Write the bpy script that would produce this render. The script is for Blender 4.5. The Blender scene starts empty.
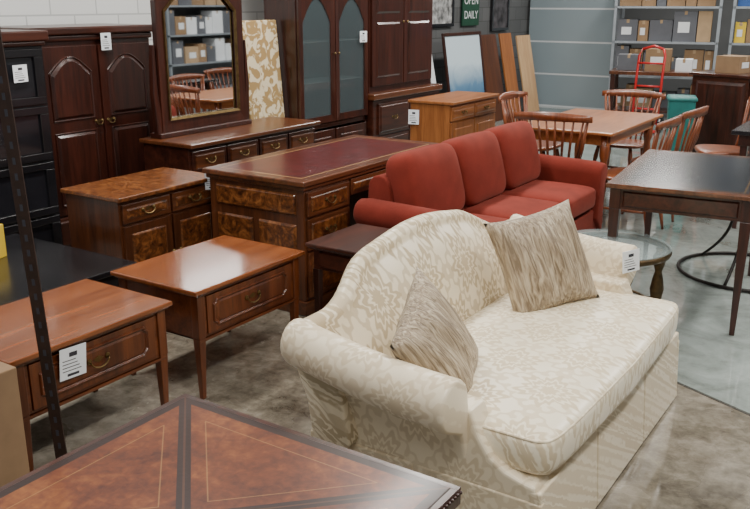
import bpy, math, random
from mathutils import Vector, Matrix
random.seed(4)
SC=bpy.context.scene.collection
pi=math.pi
# ------------------------------------------------------------ materials
def newmat(name):
    m=bpy.data.materials.new(name);m.use_nodes=True
    nt=m.node_tree;b=nt.nodes['Principled BSDF']
    return m,nt,b
def rgba(c):return (c[0],c[1],c[2],1)
def mth(nt,op,a,b=None,c=None):
    n=nt.nodes.new('ShaderNodeMath');n.operation=op
    for i,v in enumerate((a,b,c)):
        if v is None: continue
        if isinstance(v,(int,float)): n.inputs[i].default_value=v
        else: nt.links.new(v,n.inputs[i])
    return n.outputs[0]
def coords(nt,scale=(1,1,1),rot=(0,0,0)):
    t=nt.nodes.new('ShaderNodeTexCoord');mp=nt.nodes.new('ShaderNodeMapping')
    mp.inputs['Scale'].default_value=scale;mp.inputs['Rotation'].default_value=rot
    nt.links.new(t.outputs['Object'],mp.inputs[0]);return mp.outputs[0]
def xyz(nt):
    t=nt.nodes.new('ShaderNodeTexCoord');s=nt.nodes.new('ShaderNodeSeparateXYZ')
    nt.links.new(t.outputs['Object'],s.inputs[0]);return s.outputs
def noise(nt,vec,scale=5,detail=4,dist=0,rough=.5):
    n=nt.nodes.new('ShaderNodeTexNoise');n.inputs['Scale'].default_value=scale
    n.inputs['Detail'].default_value=detail;n.inputs['Distortion'].default_value=dist
    n.inputs['Roughness'].default_value=rough
    if vec: nt.links.new(vec,n.inputs['Vector'])
    return n.outputs['Fac']
def ramp(nt,fac,stops):
    r=nt.nodes.new('ShaderNodeValToRGB');e=r.color_ramp.elements
    while len(e)<len(stops): e.new(.5)
    for i,(p,c) in enumerate(stops):
        e[i].position=min(p,1);e[i].color=rgba(c)
    nt.links.new(fac,r.inputs[0]);return r.outputs[0]
def mix(nt,fac,a,b):
    n=nt.nodes.new('ShaderNodeMix');n.data_type='RGBA'
    ins=[n.inputs[0],n.inputs[6],n.inputs[7]]
    for s,v in zip(ins,(fac,a,b)):
        if isinstance(v,(int,float)): s.default_value=v
        elif isinstance(v,tuple): s.default_value=rgba(v)
        else: nt.links.new(v,s)
    return n.outputs[2]
def bump(nt,b,h,strength=.3,dist=.01):
    n=nt.nodes.new('ShaderNodeBump');n.inputs['Strength'].default_value=strength
    n.inputs['Distance'].default_value=dist
    nt.links.new(h,n.inputs['Height']);nt.links.new(n.outputs[0],b.inputs['Normal'])
def plain(name,c,rough=.5,metal=0,var=.12,scale=8,coat=0,bmp=0):
    m,nt,b=newmat(name);v=coords(nt);f=noise(nt,v,scale,4)
    d=tuple(max(0,x*(1-var)) for x in c);l=tuple(min(1,x*(1+var)) for x in c)
    nt.links.new(ramp(nt,f,[(.3,d),(.7,l)]),b.inputs['Base Color'])
    b.inputs['Roughness'].default_value=rough;b.inputs['Metallic'].default_value=metal
    b.inputs['Coat Weight'].default_value=coat;b.inputs['Coat Roughness'].default_value=.15
    if bmp: bump(nt,b,noise(nt,v,scale*6,3),bmp,.004)
    return m
def wood(name,c1,c2,axis='y',rough=.3,coat=.25,sc=1):
    m,nt,b=newmat(name)
    s={'x':(1.1,13,13),'y':(13,1.1,13),'z':(13,13,1.1)}[axis]
    v=coords(nt,tuple(k*sc for k in s))
    f=noise(nt,v,1.3,7,.9,.6);g=noise(nt,v,6,3,.2)
    ff=mth(nt,'ADD',mth(nt,'MULTIPLY',f,.75),mth(nt,'MULTIPLY',g,.25))
    nt.links.new(ramp(nt,ff,[(.34,c1),(.64,c2)]),b.inputs['Base Color'])
    b.inputs['Roughness'].default_value=rough
    b.inputs['Coat Weight'].default_value=coat;b.inputs['Coat Roughness'].default_value=.12
    return m
def burl(name,c1,c2,c3):
    m,nt,b=newmat(name);v=coords(nt)
    f=noise(nt,v,9,7,2.6,.65);g=noise(nt,v,38,3,1.0)
    ff=mth(nt,'ADD',mth(nt,'MULTIPLY',f,.7),mth(nt,'MULTIPLY',g,.3))
    nt.links.new(ramp(nt,ff,[(.36,c1),(.5,c2),(.64,c3)]),b.inputs['Base Color'])
    b.inputs['Roughness'].default_value=.28;b.inputs['Coat Weight'].default_value=.4
    b.inputs['Coat Roughness'].default_value=.1
    return m
def damask(name,au,av,ground,pat,P=.30,rg=.34,rp=.7):
    """woven damask: staggered lobed medallions inside an ogee leaf lattice"""
    m,nt,b=newmat(name);o=xyz(nt)
    def lin(w):
        r=None
        for k in range(3):
            if w[k]:
                t=mth(nt,'MULTIPLY',o[k],w[k])
                r=t if r is None else mth(nt,'ADD',r,t)
        return r
    def S(a,b2): return mth(nt,'SUBTRACT',a,b2)
    def A(a,b2): return mth(nt,'ADD',a,b2)
    def X(a,b2): return mth(nt,'MULTIPLY',a,b2)
    def AB(a): return mth(nt,'ABSOLUTE',a)
    def sstep(x,w=.05):
        return mth(nt,'MINIMUM',mth(nt,'MAXIMUM',A(mth(nt,'DIVIDE',x,w),.5),0),1)
    wob=X(S(noise(nt,coords(nt),26,2),.5),.06)
    u=A(mth(nt,'DIVIDE',lin(au),P),wob);v=A(mth(nt,'DIVIDE',lin(av),P*1.3),wob)
    tot=None
    for off in (0,.5):
        du=S(mth(nt,'FRACT',A(u,off+20)),.5);dv=X(S(mth(nt,'FRACT',A(v,off+20)),.5),1.25)
        r=mth(nt,'SQRT',A(X(du,du),X(dv,dv)));th=mth(nt,'ARCTAN2',dv,du)
        R=X(A(A(.80,X(mth(nt,'COSINE',X(th,6)),.13)),X(mth(nt,'COSINE',A(X(th,16),.4)),.10)),.38)
        q=mth(nt,'DIVIDE',r,R)
        pet=sstep(S(1,q),.08)
        pet=X(pet,S(1,sstep(S(.065,AB(S(q,.70))),.04)))
        pet=X(pet,S(1,sstep(S(.065,AB(S(q,.36))),.05)))
        tot=pet if tot is None else A(tot,pet)
    U=X(u,2*pi);V=X(v,2*pi)
    lf=X(mth(nt,'COSINE',X(U,5)),mth(nt,'COSINE',X(V,5)))
    e=sstep(S(.20,AB(A(A(mth(nt,'COSINE',U),mth(nt,'COSINE',V)),X(lf,.32)))),.1)
    fac=mth(nt,'MINIMUM',A(tot,X(e,.7)),1)
    soft=mth(nt,'MINIMUM',A(X(fac,.85),X(noise(nt,coords(nt),6,3),.22)),1)
    nt.links.new(mix(nt,soft,ground,pat),b.inputs['Base Color'])
    nt.links.new(A(X(fac,rp-rg),rg),b.inputs['Roughness'])
    b.inputs['Sheen Weight'].default_value=.08
    bump(nt,b,fac,.08,.002)
    return m
def fabric(name,c,scale=420,sheen=.10):
    m,nt,b=newmat(name);v=coords(nt)
    f=noise(nt,v,7,4);g=noise(nt,v,scale,2)
    ff=mth(nt,'ADD',mth(nt,'MULTIPLY',f,.5),mth(nt,'MULTIPLY',g,.5))
    nt.links.new(ramp(nt,ff,[(.3,tuple(x*.62 for x in c)),(.7,tuple(x*1.2 for x in c))]),b.inputs['Base Color'])
    b.inputs['Roughness'].default_value=.9;b.inputs['Sheen Weight'].default_value=sheen
    b.inputs['Sheen Tint'].default_value=(1,.5,.4,1)
    b.inputs['Specular IOR Level'].default_value=.15
    bump(nt,b,g,.2,.002)
    return m
def crinkle(name):
    m,nt,b=newmat(name)
    v=coords(nt,(1,1,.13))
    w=noise(nt,v,62,3,1.2)
    nt.links.new(ramp(nt,w,[(.36,(.19,.135,.08)),(.52,(.35,.27,.175)),(.68,(.52,.43,.30))]),b.inputs['Base Color'])
    b.inputs['Roughness'].default_value=.5;b.inputs['Sheen Weight'].default_value=.1
    bump(nt,b,w,.9,.012);return m
def coffee_leather(name,S):
    m,nt,b=newmat(name);o=xyz(nt)
    ax=mth(nt,'ABSOLUTE',o[0]);ay=mth(nt,'ABSOLUTE',o[1])
    d=mth(nt,'ABSOLUTE',mth(nt,'SUBTRACT',ax,ay))
    mx=mth(nt,'MAXIMUM',ax,ay)
    v=coords(nt);f=noise(nt,v,5,8,.4,.65);g=noise(nt,v,40,3,.5)
    ff=mth(nt,'ADD',mth(nt,'MULTIPLY',f,.7),mth(nt,'MULTIPLY',g,.3))
    base=ramp(nt,ff,[(.36,(.055,.010,.003)),(.52,(.14,.032,.007)),(.66,(.26,.082,.017))])
    dark=(.020,.006,.004)
    band=mth(nt,'LESS_THAN',d,.026);rim=mth(nt,'GREATER_THAN',mx,S-.03)
    k=mth(nt,'MAXIMUM',band,rim)
    g1=mth(nt,'COMPARE',mx,S-.085,.0018);g2=mth(nt,'COMPARE',d,.085,.0025)
    gg=mth(nt,'MAXIMUM',mth(nt,'MULTIPLY',g1,mth(nt,'GREATER_THAN',d,.085)),mth(nt,'MULTIPLY',g2,mth(nt,'LESS_THAN',mx,S-.085)))
    thin=mth(nt,'LESS_THAN',d,.004)
    c=mix(nt,k,base,dark);c=mix(nt,mth(nt,'MULTIPLY',gg,.3),c,(.5,.28,.09));c=mix(nt,mth(nt,'MULTIPLY',thin,.6),c,(.10,.035,.015))
    nt.links.new(c,b.inputs['Base Color'])
    b.inputs['Roughness'].default_value=.36;b.inputs['Specular IOR Level'].default_value=.35
    b.inputs['Coat Weight'].default_value=.2;b.inputs['Coat Roughness'].default_value=.12
    bump(nt,b,g,.15,.002);return m
def inset_top(name,hx,hy,border,wc,lc,gold=(.45,.28,.1),var=.25,rough=.3):
    m,nt,b=newmat(name);o=xyz(nt)
    ex=mth(nt,'SUBTRACT',hx,mth(nt,'ABSOLUTE',o[0]));ey=mth(nt,'SUBTRACT',hy,mth(nt,'ABSOLUTE',o[1]))
    e=mth(nt,'MINIMUM',ex,ey)
    v=coords(nt,(3,3,3));f=noise(nt,v,4,5)
    w=noise(nt,coords(nt,(12,1,12)),1.5,6,.8)
    lea=ramp(nt,f,[(.3,tuple(x*(1-var) for x in lc)),(.7,tuple(x*(1+var) for x in lc))])
    wd=ramp(nt,w,[(.35,tuple(x*.5 for x in wc)),(.65,tuple(x*1.3 for x in wc))])
    c=mix(nt,mth(nt,'LESS_THAN',e,border),lea,wd)
    c=mix(nt,mth(nt,'COMPARE',e,border+.02,.004),c,gold)
    nt.links.new(c,b.inputs['Base Color']);b.inputs['Roughness'].default_value=rough
    b.inputs['Coat Weight'].default_value=.25;b.inputs['Coat Roughness'].default_value=.15
    return m
def glassmat(name,tint=(.85,.92,.95),alpha=.25,rough=.04,spec=.6):
    m,nt,b=newmat(name)
    f=noise(nt,coords(nt),3,2)
    nt.links.new(ramp(nt,f,[(.3,tuple(x*.93 for x in tint)),(.7,tint)]),b.inputs['Base Color'])
    b.inputs['Roughness'].default_value=rough;b.inputs['Alpha'].default_value=alpha
    b.inputs['Specular IOR Level'].default_value=spec
    return m

DK=wood('dark_cherry',(.013,.004,.0024),(.056,.0135,.0075),'z')
DKH=wood('dark_cherry_h',(.014,.0044,.0025),(.064,.0165,.0085),'y')
MID=wood('walnut_mid',(.033,.0095,.0038),(.11,.033,.011),'z')
MIDH=wood('walnut_mid_h',(.040,.0115,.0047),(.14,.043,.014),'y')
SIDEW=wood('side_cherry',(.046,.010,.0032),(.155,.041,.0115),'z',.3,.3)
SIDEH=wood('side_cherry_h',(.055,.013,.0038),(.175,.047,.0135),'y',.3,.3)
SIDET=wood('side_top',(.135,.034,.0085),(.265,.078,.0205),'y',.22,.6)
BURL=burl('burl_walnut',(.022,.007,.003),(.115,.035,.009),(.28,.10,.027))
BURLT=burl('burl_top',(.045,.013,.0045),(.155,.047,.012),(.31,.118,.033))
OAK=wood('honey_oak',(.18,.053,.013),(.36,.13,.036),'z',.4,.15)
OAKH=wood('honey_oak_h',(.18,.053,.013),(.36,.13,.036),'y',.4,.15)
CHAIRW=wood('windsor_maple',(.10,.023,.0075),(.25,.068,.021),'z',.35,.25)
TABW=wood('table_cherry',(.25,.078,.022),(.44,.165,.052),'y',.3,.3)
PINE=wood('pine',(.38,.21,.10),(.56,.37,.2),'z',.6,0)
EBON=plain('ebonised',(.008,.0075,.009),.25,0,.3,6,.4)
BLKM=plain('black_glass_pane',(.012,.012,.015),.12,0,.2,6,.5)
IRON=plain('wrought_iron',(.025,.022,.02),.45,.7,.2)
BRASS=plain('aged_brass',(.18,.12,.05),.35,.9,.25,30)
BRONZE=plain('bronze_leg',(.09,.055,.022),.42,.6,.4,40)
RUST=plain('brown_steel',(.035,.018,.012),.55,.4,.3,20)
PAPER=plain('tag_paper',(.82,.86,.9),.6,0,.03)
INK=plain('tag_ink',(.03,.03,.04),.6,0,.1)
CARD=plain('cardboard',(.25,.155,.082),.85,0,.1,10)
CARDL=plain('cardboard_light',(.38,.26,.15),.85,0,.1,10)
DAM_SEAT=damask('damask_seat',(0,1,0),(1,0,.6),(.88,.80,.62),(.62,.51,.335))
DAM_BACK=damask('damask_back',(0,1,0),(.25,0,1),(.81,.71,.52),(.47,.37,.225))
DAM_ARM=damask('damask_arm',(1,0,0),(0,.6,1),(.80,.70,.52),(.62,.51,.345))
REDF=fabric('red_chenille',(.175,.024,.015))
REDF2=fabric('red_chenille_cushion',(.20,.028,.018))
CRK=crinkle('crinkled_silk')
STEEL=plain('galv_steel',(.30,.33,.36),.45,.4,.1)
TEAL=plain('teal_plastic',(.01,.14,.13),.5,0,.15)
REDP=plain('red_paint',(.45,.01,.01),.4,0,.1)
YEL=plain('yellow_card',(.7,.48,.03),.6,0,.1)
BLUE=plain('blue_plastic',(.03,.10,.32),.5,0,.1)
WHT=plain('white_item',(.72,.74,.76),.5,0,.05)
GREY=plain('grey_item',(.1,.105,.12),.5,0,.1)
GLASS=glassmat('clear_glass',(.6,.74,.74),.22)
CGLASS=glassmat('cabinet_glass',(.10,.13,.14),.35,.05,.3)
m,nt,b=newmat('mirror_silver');b.inputs['Metallic'].default_value=1;b.inputs['Roughness'].default_value=.02
nt.links.new(ramp(nt,noise(nt,coords(nt),2,2),[(.3,(.78,.8,.82)),(.7,(.86,.88,.9))]),b.inputs['Base Color']);MIRR=m
# ------------------------------------------------------------ mesh helper
class M:
    def __init__(s): s.v=[];s.f=[];s.mi=[];s.k=0
    def add(s,vs,fs):
        o=len(s.v);s.v+= [tuple(p) for p in vs]
        for f in fs: s.f.append([i+o for i in f]);s.mi.append(s.k)
        return s
    def box(s,x0,x1,y0,y1,z0,z1):
        return s.hexa((x0,x1,y0,y1,z0),(x0,x1,y0,y1,z1))
    def hexa(s,a,b):
        vs=[(a[0],a[2],a[4]),(a[1],a[2],a[4]),(a[1],a[3],a[4]),(a[0],a[3],a[4]),
            (b[0],b[2],b[4]),(b[1],b[2],b[4]),(b[1],b[3],b[4]),(b[0],b[3],b[4])]
        return s.add(vs,[(3,2,1,0),(4,5,6,7),(0,1,5,4),(1,2,6,5),(2,3,7,6),(3,0,4,7)])
    def taper(s,x,y,z0,z1,w0,w1):
        return s.hexa((x-w0/2,x+w0/2,y-w0/2,y+w0/2,z0),(x-w1/2,x+w1/2,y-w1/2,y+w1/2,z1))
    def fx(s,x0,x1,y0,y1,z0,z1,ins):
        vs=[(x0,y0,z0),(x0,y1,z0),(x0,y1,z1),(x0,y0,z1),(x1,y0+ins,z0+ins),(x1,y1-ins,z0+ins),(x1,y1-ins,z1-ins),(x1,y0+ins,z1-ins)]
        return s.add(vs,[(3,2,1,0),(4,5,6,7),(0,1,5,4),(1,2,6,5),(2,3,7,6),(3,0,4,7)])
    def fyn(s,y0,y1,x0,x1,z0,z1,ins):
        vs=[(x0,y0,z0),(x1,y0,z0),(x1,y0,z1),(x0,y0,z1),(x0+ins,y1,z0+ins),(x1-ins,y1,z0+ins),(x1-ins,y1,z1-ins),(x0+ins,y1,z1-ins)]
        return s.add(vs,[(0,1,2,3),(7,6,5,4),(4,5,1,0),(5,6,2,1),(6,7,3,2),(7,4,0,3)])
    def prism(s,poly,axis,a0,a1):
        n=len(poly)
        def P(p,a): return {'x':(a,p[0],p[1]),'y':(p[0],a,p[1]),'z':(p[0],p[1],a)}[axis]
        vs=[P(p,a0) for p in poly]+[P(p,a1) for p in poly]
        return s.add(vs,[list(range(n))[::-1],[n+i for i in range(n)]]+[(i,(i+1)%n,n+(i+1)%n,n+i) for i in range(n)])
    def loft(s,secs,cap=True,closed=False):
        n=len(secs[0]);m=len(secs);vs=[p for q in secs for p in q];fs=[]
        for j in range(m if closed else m-1):
            a=j*n;c=((j+1)%m)*n
            for i in range(n): fs.append((a+i,a+(i+1)%n,c+(i+1)%n,c+i))
        if cap and not closed: fs+= [list(range(n))[::-1],[(m-1)*n+i for i in range(n)]]
        return s.add(vs,fs)
    def lathe(s,prof,c=(0,0,0),seg=20):
        secs=[[(c[0]+r*math.cos(2*pi*i/seg),c[1]+r*math.sin(2*pi*i/seg),c[2]+z) for i in range(seg)] for r,z in prof]
        return s.loft(secs)
    def tube(s,pts,r,seg=8,closed=False):
        pts=[Vector(p) for p in pts];n=len(pts);secs=[]
        if not isinstance(r,(list,tuple)): r=[r]*n
        for i in range(n):
            if closed: t=pts[(i+1)%n]-pts[i-1]
            else: t=pts[min(i+1,n-1)]-pts[max(i-1,0)]
            t.normalize();u=Vector((0,0,1)) if abs(t.z)<.92 else Vector((0,1,0))
            a=t.cross(u).normalized();bb=t.cross(a)
            secs.append([pts[i]+r[i]*(a*math.cos(2*pi*k/seg)+bb*math.sin(2*pi*k/seg)) for k in range(seg)])
        return s.loft(secs,closed=closed)
    def sup(s,c,h,e1=.3,e2=.25,nu=48,nv=20,fn=None):
        def pw(a,e): return math.copysign(abs(a)**e,a)
        secs=[]
        for j in range(1,nv):
            ph=-pi/2+pi*j/nv;sec=[]
            for i in range(nu):
                t=2*pi*i/nu
                p=[pw(math.cos(ph),e1)*pw(math.cos(t),e2),pw(math.cos(ph),e1)*pw(math.sin(t),e2),pw(math.sin(ph),e1)]
                if fn: p=fn(p)
                sec.append((c[0]+h[0]*p[0],c[1]+h[1]*p[1],c[2]+h[2]*p[2]))
            secs.append(sec)
        return s.loft(secs)
    def obj(s,name,mats,parent=None,loc=(0,0,0),rot=(0,0,0),bev=0,smooth=False,sub=0,seg=2,label=None):
        me=bpy.data.meshes.new(name);me.from_pydata(s.v,[],s.f)
        if not isinstance(mats,(list,tuple)): mats=[mats]
        for q in mats: me.materials.append(q)
        for p,k in zip(me.polygons,s.mi): p.material_index=k;p.use_smooth=smooth
        import bmesh
        bm=bmesh.new();bm.from_mesh(me);bmesh.ops.recalc_face_normals(bm,faces=bm.faces[:]);bm.to_mesh(me);bm.free()
        o=bpy.data.objects.new(name,me);SC.objects.link(o)
        o.parent=parent;o.location=loc;o.rotation_euler=rot
        if bev:
            q=o.modifiers.new('b','BEVEL');q.width=bev;q.segments=seg;q.limit_method='ANGLE';q.angle_limit=.6
        if sub:
            q=o.modifiers.new('s','SUBSURF');q.levels=sub;q.render_levels=sub
        if label:o['label']=label
        return o
def thing(name,label,cat,loc=(0,0,0),rz=0,group=None,rot=None):
    o=bpy.data.objects.new(name,None);o.empty_display_size=.1;SC.objects.link(o)
    o.location=loc;o.rotation_euler=rot if rot else (0,0,rz)
    o['label']=label;o['category']=cat
    if group:o['group']=group
    return o
def solo(o,label,cat,group=None):
    o['label']=label;o['category']=cat
    if group:o['group']=group
    return o
def struct(o): o['kind']='structure';return o
def clone(root,loc,rz=0,label=None,extra=None):
    def rec(o,par):
        c=o.copy();SC.objects.link(c);c.parent=par
        for ch in list(o.children): rec(ch,c)
        return c
    r=rec(root,None);r.location=loc;r.rotation_euler=(0,0,rz)
    if label:r['label']=label
    return r
def handle(parent,x,y,z,w=.08,mat=BRASS,drop=.025):
    h=M()
    for s in (-1,1):
        h.lathe([(.001,-.002),(.012,0),(.011,.003),(.004,.006)],(0,0,0),10)
        n=len(h.v)-40
        for i in range(n,len(h.v)):
            a=h.v[i];h.v[i]=(x+a[2],y+s*w/2+a[0],z+a[1])
    pts=[(x+.008+.006*math.sin(pi*i/10),y-w/2*math.cos(pi*i/10),z-drop*math.sin(pi*i/10)) for i in range(11)]
    h.tube(pts,.0035,6)
    h.prism([(y-w*.28,z),(y,z+.014),(y+w*.28,z),(y,z-.014)],'x',x,x+.002)
    return h.obj('handle',mat,parent,smooth=False)
def knob(parent,x,y,z,r=.013,mat=BRASS):
    h=M();h.lathe([(.004,0),(.004,.01),(r,.016),(r,.022),(.003,.028)],(0,0,0),12)
    h.v=[(x+a[2],y+a[0],z+a[1]) for a in h.v]
    return h.obj('knob',mat,parent,smooth=True)
def tag(parent,loc,w=.09,h=.12,rz=0,ry=0,rx=0):
    t=M().box(0,.002,-w/2,w/2,-h/2,h/2)
    t.k=1
    t.box(.002,.0026,-w*.15,w*.15,h*.2,h*.34)
    for i in range(4): t.box(.002,.0026,-w*.4,w*(.1+.07*((i*5)%4)),h*.08-i*h*.11,h*.08-i*h*.11+h*.025)
    t.box(.002,.0026,-w*.22,w*.22,-h*.42,-h*.34)
    return t.obj('price_tag',[PAPER,INK],parent,loc,(rx,ry,rz),label='white printed price tag')
def drawer(parent,x,y0,y1,z0,z1,mat,panel=None,hnd=True,th=.018,name='drawer',frame=.022,handles=1,hw=.08):
    d=M().box(x,x+th,y0,y1,z0,z1)
    if panel is not None:
        d.k=1;d.fx(x+th,x+th+.007,y0+frame,y1-frame,z0+frame,z1-frame,.01)
    o=d.obj(name,[mat,panel or mat],parent,bev=.003)
    if hnd:
        if handles==1: handle(o,x+th+(.007 if panel else 0),(y0+y1)/2,(z0+z1)/2+.008,hw)
        else:
            for q in (.25,.75): handle(o,x+th+(.007 if panel else 0),y0+(y1-y0)*q,(z0+z1)/2+.008,hw)
    return o
def arch_poly(y0,y1,z0,z1,rise,n=14):
    pts=[(y0,z0),(y1,z0)]
    for i in range(n+1):
        t=i/n;y=y1+(y0-y1)*t
        pts.append((y,z1-rise+rise*math.sin(pi*t)))
    return pts
# ------------------------------------------------------------ camera
cd=bpy.data.cameras.new('camera');co=bpy.data.objects.new('camera',cd);SC.objects.link(co)
cd.sensor_width=36;cd.lens=850/750*36;cd.clip_end=100
co.location=(0,0,1.7);co.rotation_euler=(pi/2-math.atan(254/850),0,math.radians(33.4))
bpy.context.scene.camera=co
# ------------------------------------------------------------ shell
m,nt,b=newmat('concrete_floor');v=coords(nt);o=xyz(nt)
f=noise(nt,v,1.6,9,.5,.65);g=noise(nt,v,14,6,.3,.7);sp=noise(nt,v,3.2,4,.6);st=noise(nt,v,2.3,6,1.2,.65)
rough_c=ramp(nt,mth(nt,'ADD',mth(nt,'MULTIPLY',f,.6),mth(nt,'MULTIPLY',g,.4)),[(.38,(.075,.062,.045)),(.5,(.20,.175,.135)),(.62,(.36,.325,.265))])
pale_c=ramp(nt,mth(nt,'ADD',mth(nt,'MULTIPLY',st,.75),mth(nt,'MULTIPLY',g,.25)),[(.34,(.15,.17,.15)),(.48,(.27,.31,.29)),(.66,(.38,.43,.41))])
yy=mth(nt,'ADD',o[1],mth(nt,'MULTIPLY',o[0],.45))
edge=mth(nt,'GREATER_THAN',yy,3.42)
cc=mix(nt,edge,rough_c,pale_c)
line=mth(nt,'COMPARE',yy,3.42,.012);cc=mix(nt,mth(nt,'MULTIPLY',line,.8),cc,(.04,.035,.03))
nt.links.new(cc,b.inputs['Base Color'])
rr=ramp(nt,sp,[(.42,(.06,.06,.06)),(.6,(.30,.30,.30))])
nt.links.new(mix(nt,edge,rr,(.08,.08,.08)),b.inputs['Roughness'])
bump(nt,b,g,.03,.003)
b.inputs['Coat Weight'].default_value=.7;b.inputs['Coat Roughness'].default_value=.05
FLOOR=m
struct(M().box(-6.3,4,-2,18,-.1,0).obj('floor',FLOOR))
def blockmat(name,c1,c2,mo):
    m,nt,b=newmat(name)
    o=xyz(nt);cb=nt.nodes.new('ShaderNodeCombineXYZ');nt.links.new(mth(nt,'ADD',o[1],o[0]),cb.inputs[0]);nt.links.new(o[2],cb.inputs[1])
    br=nt.nodes.new('ShaderNodeTexBrick');nt.links.new(cb.outputs[0],br.inputs['Vector'])
    br.inputs['Scale'].default_value=1;br.inputs['Brick Width'].default_value=.4;br.inputs['Row Height'].default_value=.2
    br.inputs['Mortar Size'].default_value=.006;br.inputs['Color1'].default_value=rgba(c1);br.inputs['Color2'].default_value=rgba(c2);br.inputs['Mortar'].default_value=rgba(mo)
    nt.links.new(br.outputs['Color'],b.inputs['Base Color']);b.inputs['Roughness'].default_value=.55
    bump(nt,b,br.outputs['Fac'],-.3,.01);return m
BLOCK=blockmat('painted_block',(.66,.67,.66),(.70,.71,.70),(.45,.46,.46))
BLOCKG=blockmat('grey_block',(.085,.088,.09),(.11,.112,.115),(.05,.05,.05))
WALLG=plain('back_wall_grey',(.17,.175,.18),.8,0,.1,2)
struct(M().box(-5.5,-5.35,-2,8.5,0,3.6).obj('wall_left',BLOCK))
struct(M().box(-6.1,-5.95,8.35,18,0,3.6).box(-5.95,-5.5,8.35,8.5,0,3.6).obj('wall_far_left',BLOCKG))
struct(M().box(-6.1,4,17.2,17.35,0,3.6).obj('wall_back',WALLG))
struct(M().box(3.2,3.35,-2,17.2,0,3.6).obj('wall_right',WALLG))
struct(M().box(-6.1,3.35,-2,17.35,3.6,3.7).obj('ceiling',plain('ceiling_panel',(.42,.42,.42),.9,0,.05,2)))
m,nt,b=newmat('door_panels');o=xyz(nt)
zz=mth(nt,'FRACT',mth(nt,'DIVIDE',o[2],.52));ln=mth(nt,'LESS_THAN',zz,.05)
nt.links.new(mix(nt,ln,(.29,.355,.39),(.70,.73,.75)),b.inputs['Base Color']);b.inputs['Roughness'].default_value=.5
struct(M().box(-5.9,-4.45,13.6,13.68,0,3.2).obj('door_1',m))
struct(M().box(-4.45,-4.35,13.56,13.7,0,3.3).obj('trim_1',STEEL))
# ------------------------------------------------------------ leather coffee table
T=thing('coffee_table','square coffee table with mitred brown leather top and dark banding','coffee table',(-1.37,1.235,0))
S=.495
cl=coffee_leather('tooled_leather',S-.02)
M().box(-S+.018,S-.018,-S+.018,S-.018,.47,.502).obj('top',cl,T,bev=.004)
q=M();q.box(-S,S,-S,-S+.02,.45,.5);q.box(-S,S,S-.02,S,.45,.5);q.box(-S,-S+.02,-S+.02,S-.02,.45,.5);q.box(S-.02,S,-S+.02,S-.02,.45,.5)
for i in range(66):
    t=-S+.0075+i*.015
    for (x,y) in ((t,S+.002),(S+.002,t)):
        q.lathe([(.001,-.006),(.006,-.003),(.006,.003),(.001,.006)],(x,y,.488),6)
q.obj('rim',DKH,T,bev=.002,label='dark beaded rim')
q=M();k=S-.05;q.box(-k,k,-k,-k+.02,.36,.455);q.box(-k,k,k-.02,k,.36,.455);q.box(-k,-k+.02,-k+.02,k-.02,.36,.455);q.box(k-.02,k,-k+.02,k-.02,.36,.455)
q.obj('apron',DKH,T,bev=.002)
for sx in (-1,1):
    for sy in (-1,1):
        M().lathe([(.018,0),(.028,.03),(.02,.06),(.03,.2),(.035,.33),(.026,.36),(.036,.38),(.036,.455)],(sx*(k-.03),sy*(k-.03),0),16).obj('leg',DK,T,smooth=True)
# ------------------------------------------------------------ side tables
def side_table(loc,label,rz=0):
    T=thing('side_table',label,'side table',loc,rz,'matching cherry side tables')
    hx,hy,H=.27,.375,.52
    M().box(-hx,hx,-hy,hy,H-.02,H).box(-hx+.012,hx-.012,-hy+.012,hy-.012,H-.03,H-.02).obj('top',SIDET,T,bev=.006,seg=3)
    a=M();ix,iy=hx-.03,hy-.035
    a.box(-ix,ix,-iy,-iy+.018,.28,H-.03);a.box(-ix,ix,iy-.018,iy,.28,H-.03);a.box(-ix,-ix+.018,-iy,iy,.28,H-.03)
    a.box(ix-.018,ix,-iy,iy,.28,.297);a.box(ix-.018,ix,-iy,iy,H-.045,H-.03);a.box(ix-.018,ix,-iy,-iy+.05,.297,H-.045);a.box(ix-.018,ix,iy-.05,iy,.297,H-.045)
    a.box(-ix,ix,-iy,iy,.28,.29)
    a.box(ix-.01,ix+.008,-iy-.005,iy+.005,.272,.284)
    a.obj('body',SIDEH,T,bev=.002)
    d=M().box(ix-.006,ix+.006,-iy+.052,iy-.052,.299,H-.047)
    y0,y1,z0,z1=-iy+.085,iy-.085,.322,H-.068;n=.022
    def notch(i): return [(y0+n+i,z0+i),(y1-n-i,z0+i),(y1-n-i+n*.35,z0+n*.65+i*.6),(y1-i,z0+n+i),(y1-i,z1-n-i),(y1-n-i+n*.35,z1-n*.65-i*.6),(y1-n-i,z1-i),(y0+n+i,z1-i),(y0+n+i-n*.35,z1-n*.65-i*.6),(y0+i,z1-n-i),(y0+i,z0+n+i),(y0+n+i-n*.35,z0+n*.65+i*.6)]
    p0=[(ix+.006,)+p for p in notch(0)];p1=[(ix+.014,)+p for p in notch(.004)];p2=[(ix+.014,)+p for p in notch(.009)];p3=[(ix+.007,)+p for p in notch(.014)];p4=[(ix+.012,)+p for p in notch(.024)]
    d.loft([p0,p1,p2,p3,p4])
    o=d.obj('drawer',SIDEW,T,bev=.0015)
    handle(o,ix+.013,0,(z0+z1)/2+.01,.085,BRASS,.03)
    for sx in (-1,1):
        for sy in (-1,1):
            M().taper(sx*(ix-.012),sy*(iy-.012),0,.29,.022,.04).box(sx*(ix-.012)-.021,sx*(ix-.012)+.021,sy*(iy-.012)-.021,sy*(iy-.012)+.021,.29,H-.03).obj('leg',SIDEW,T,bev=.003)
    return T
s1=side_table((-2.77,1.91,0),'cherry side table with panelled drawer and a large white price tag')
tag(s1,(.262,-.12,.43),.12,.12,.05,.03,-.08)
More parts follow.
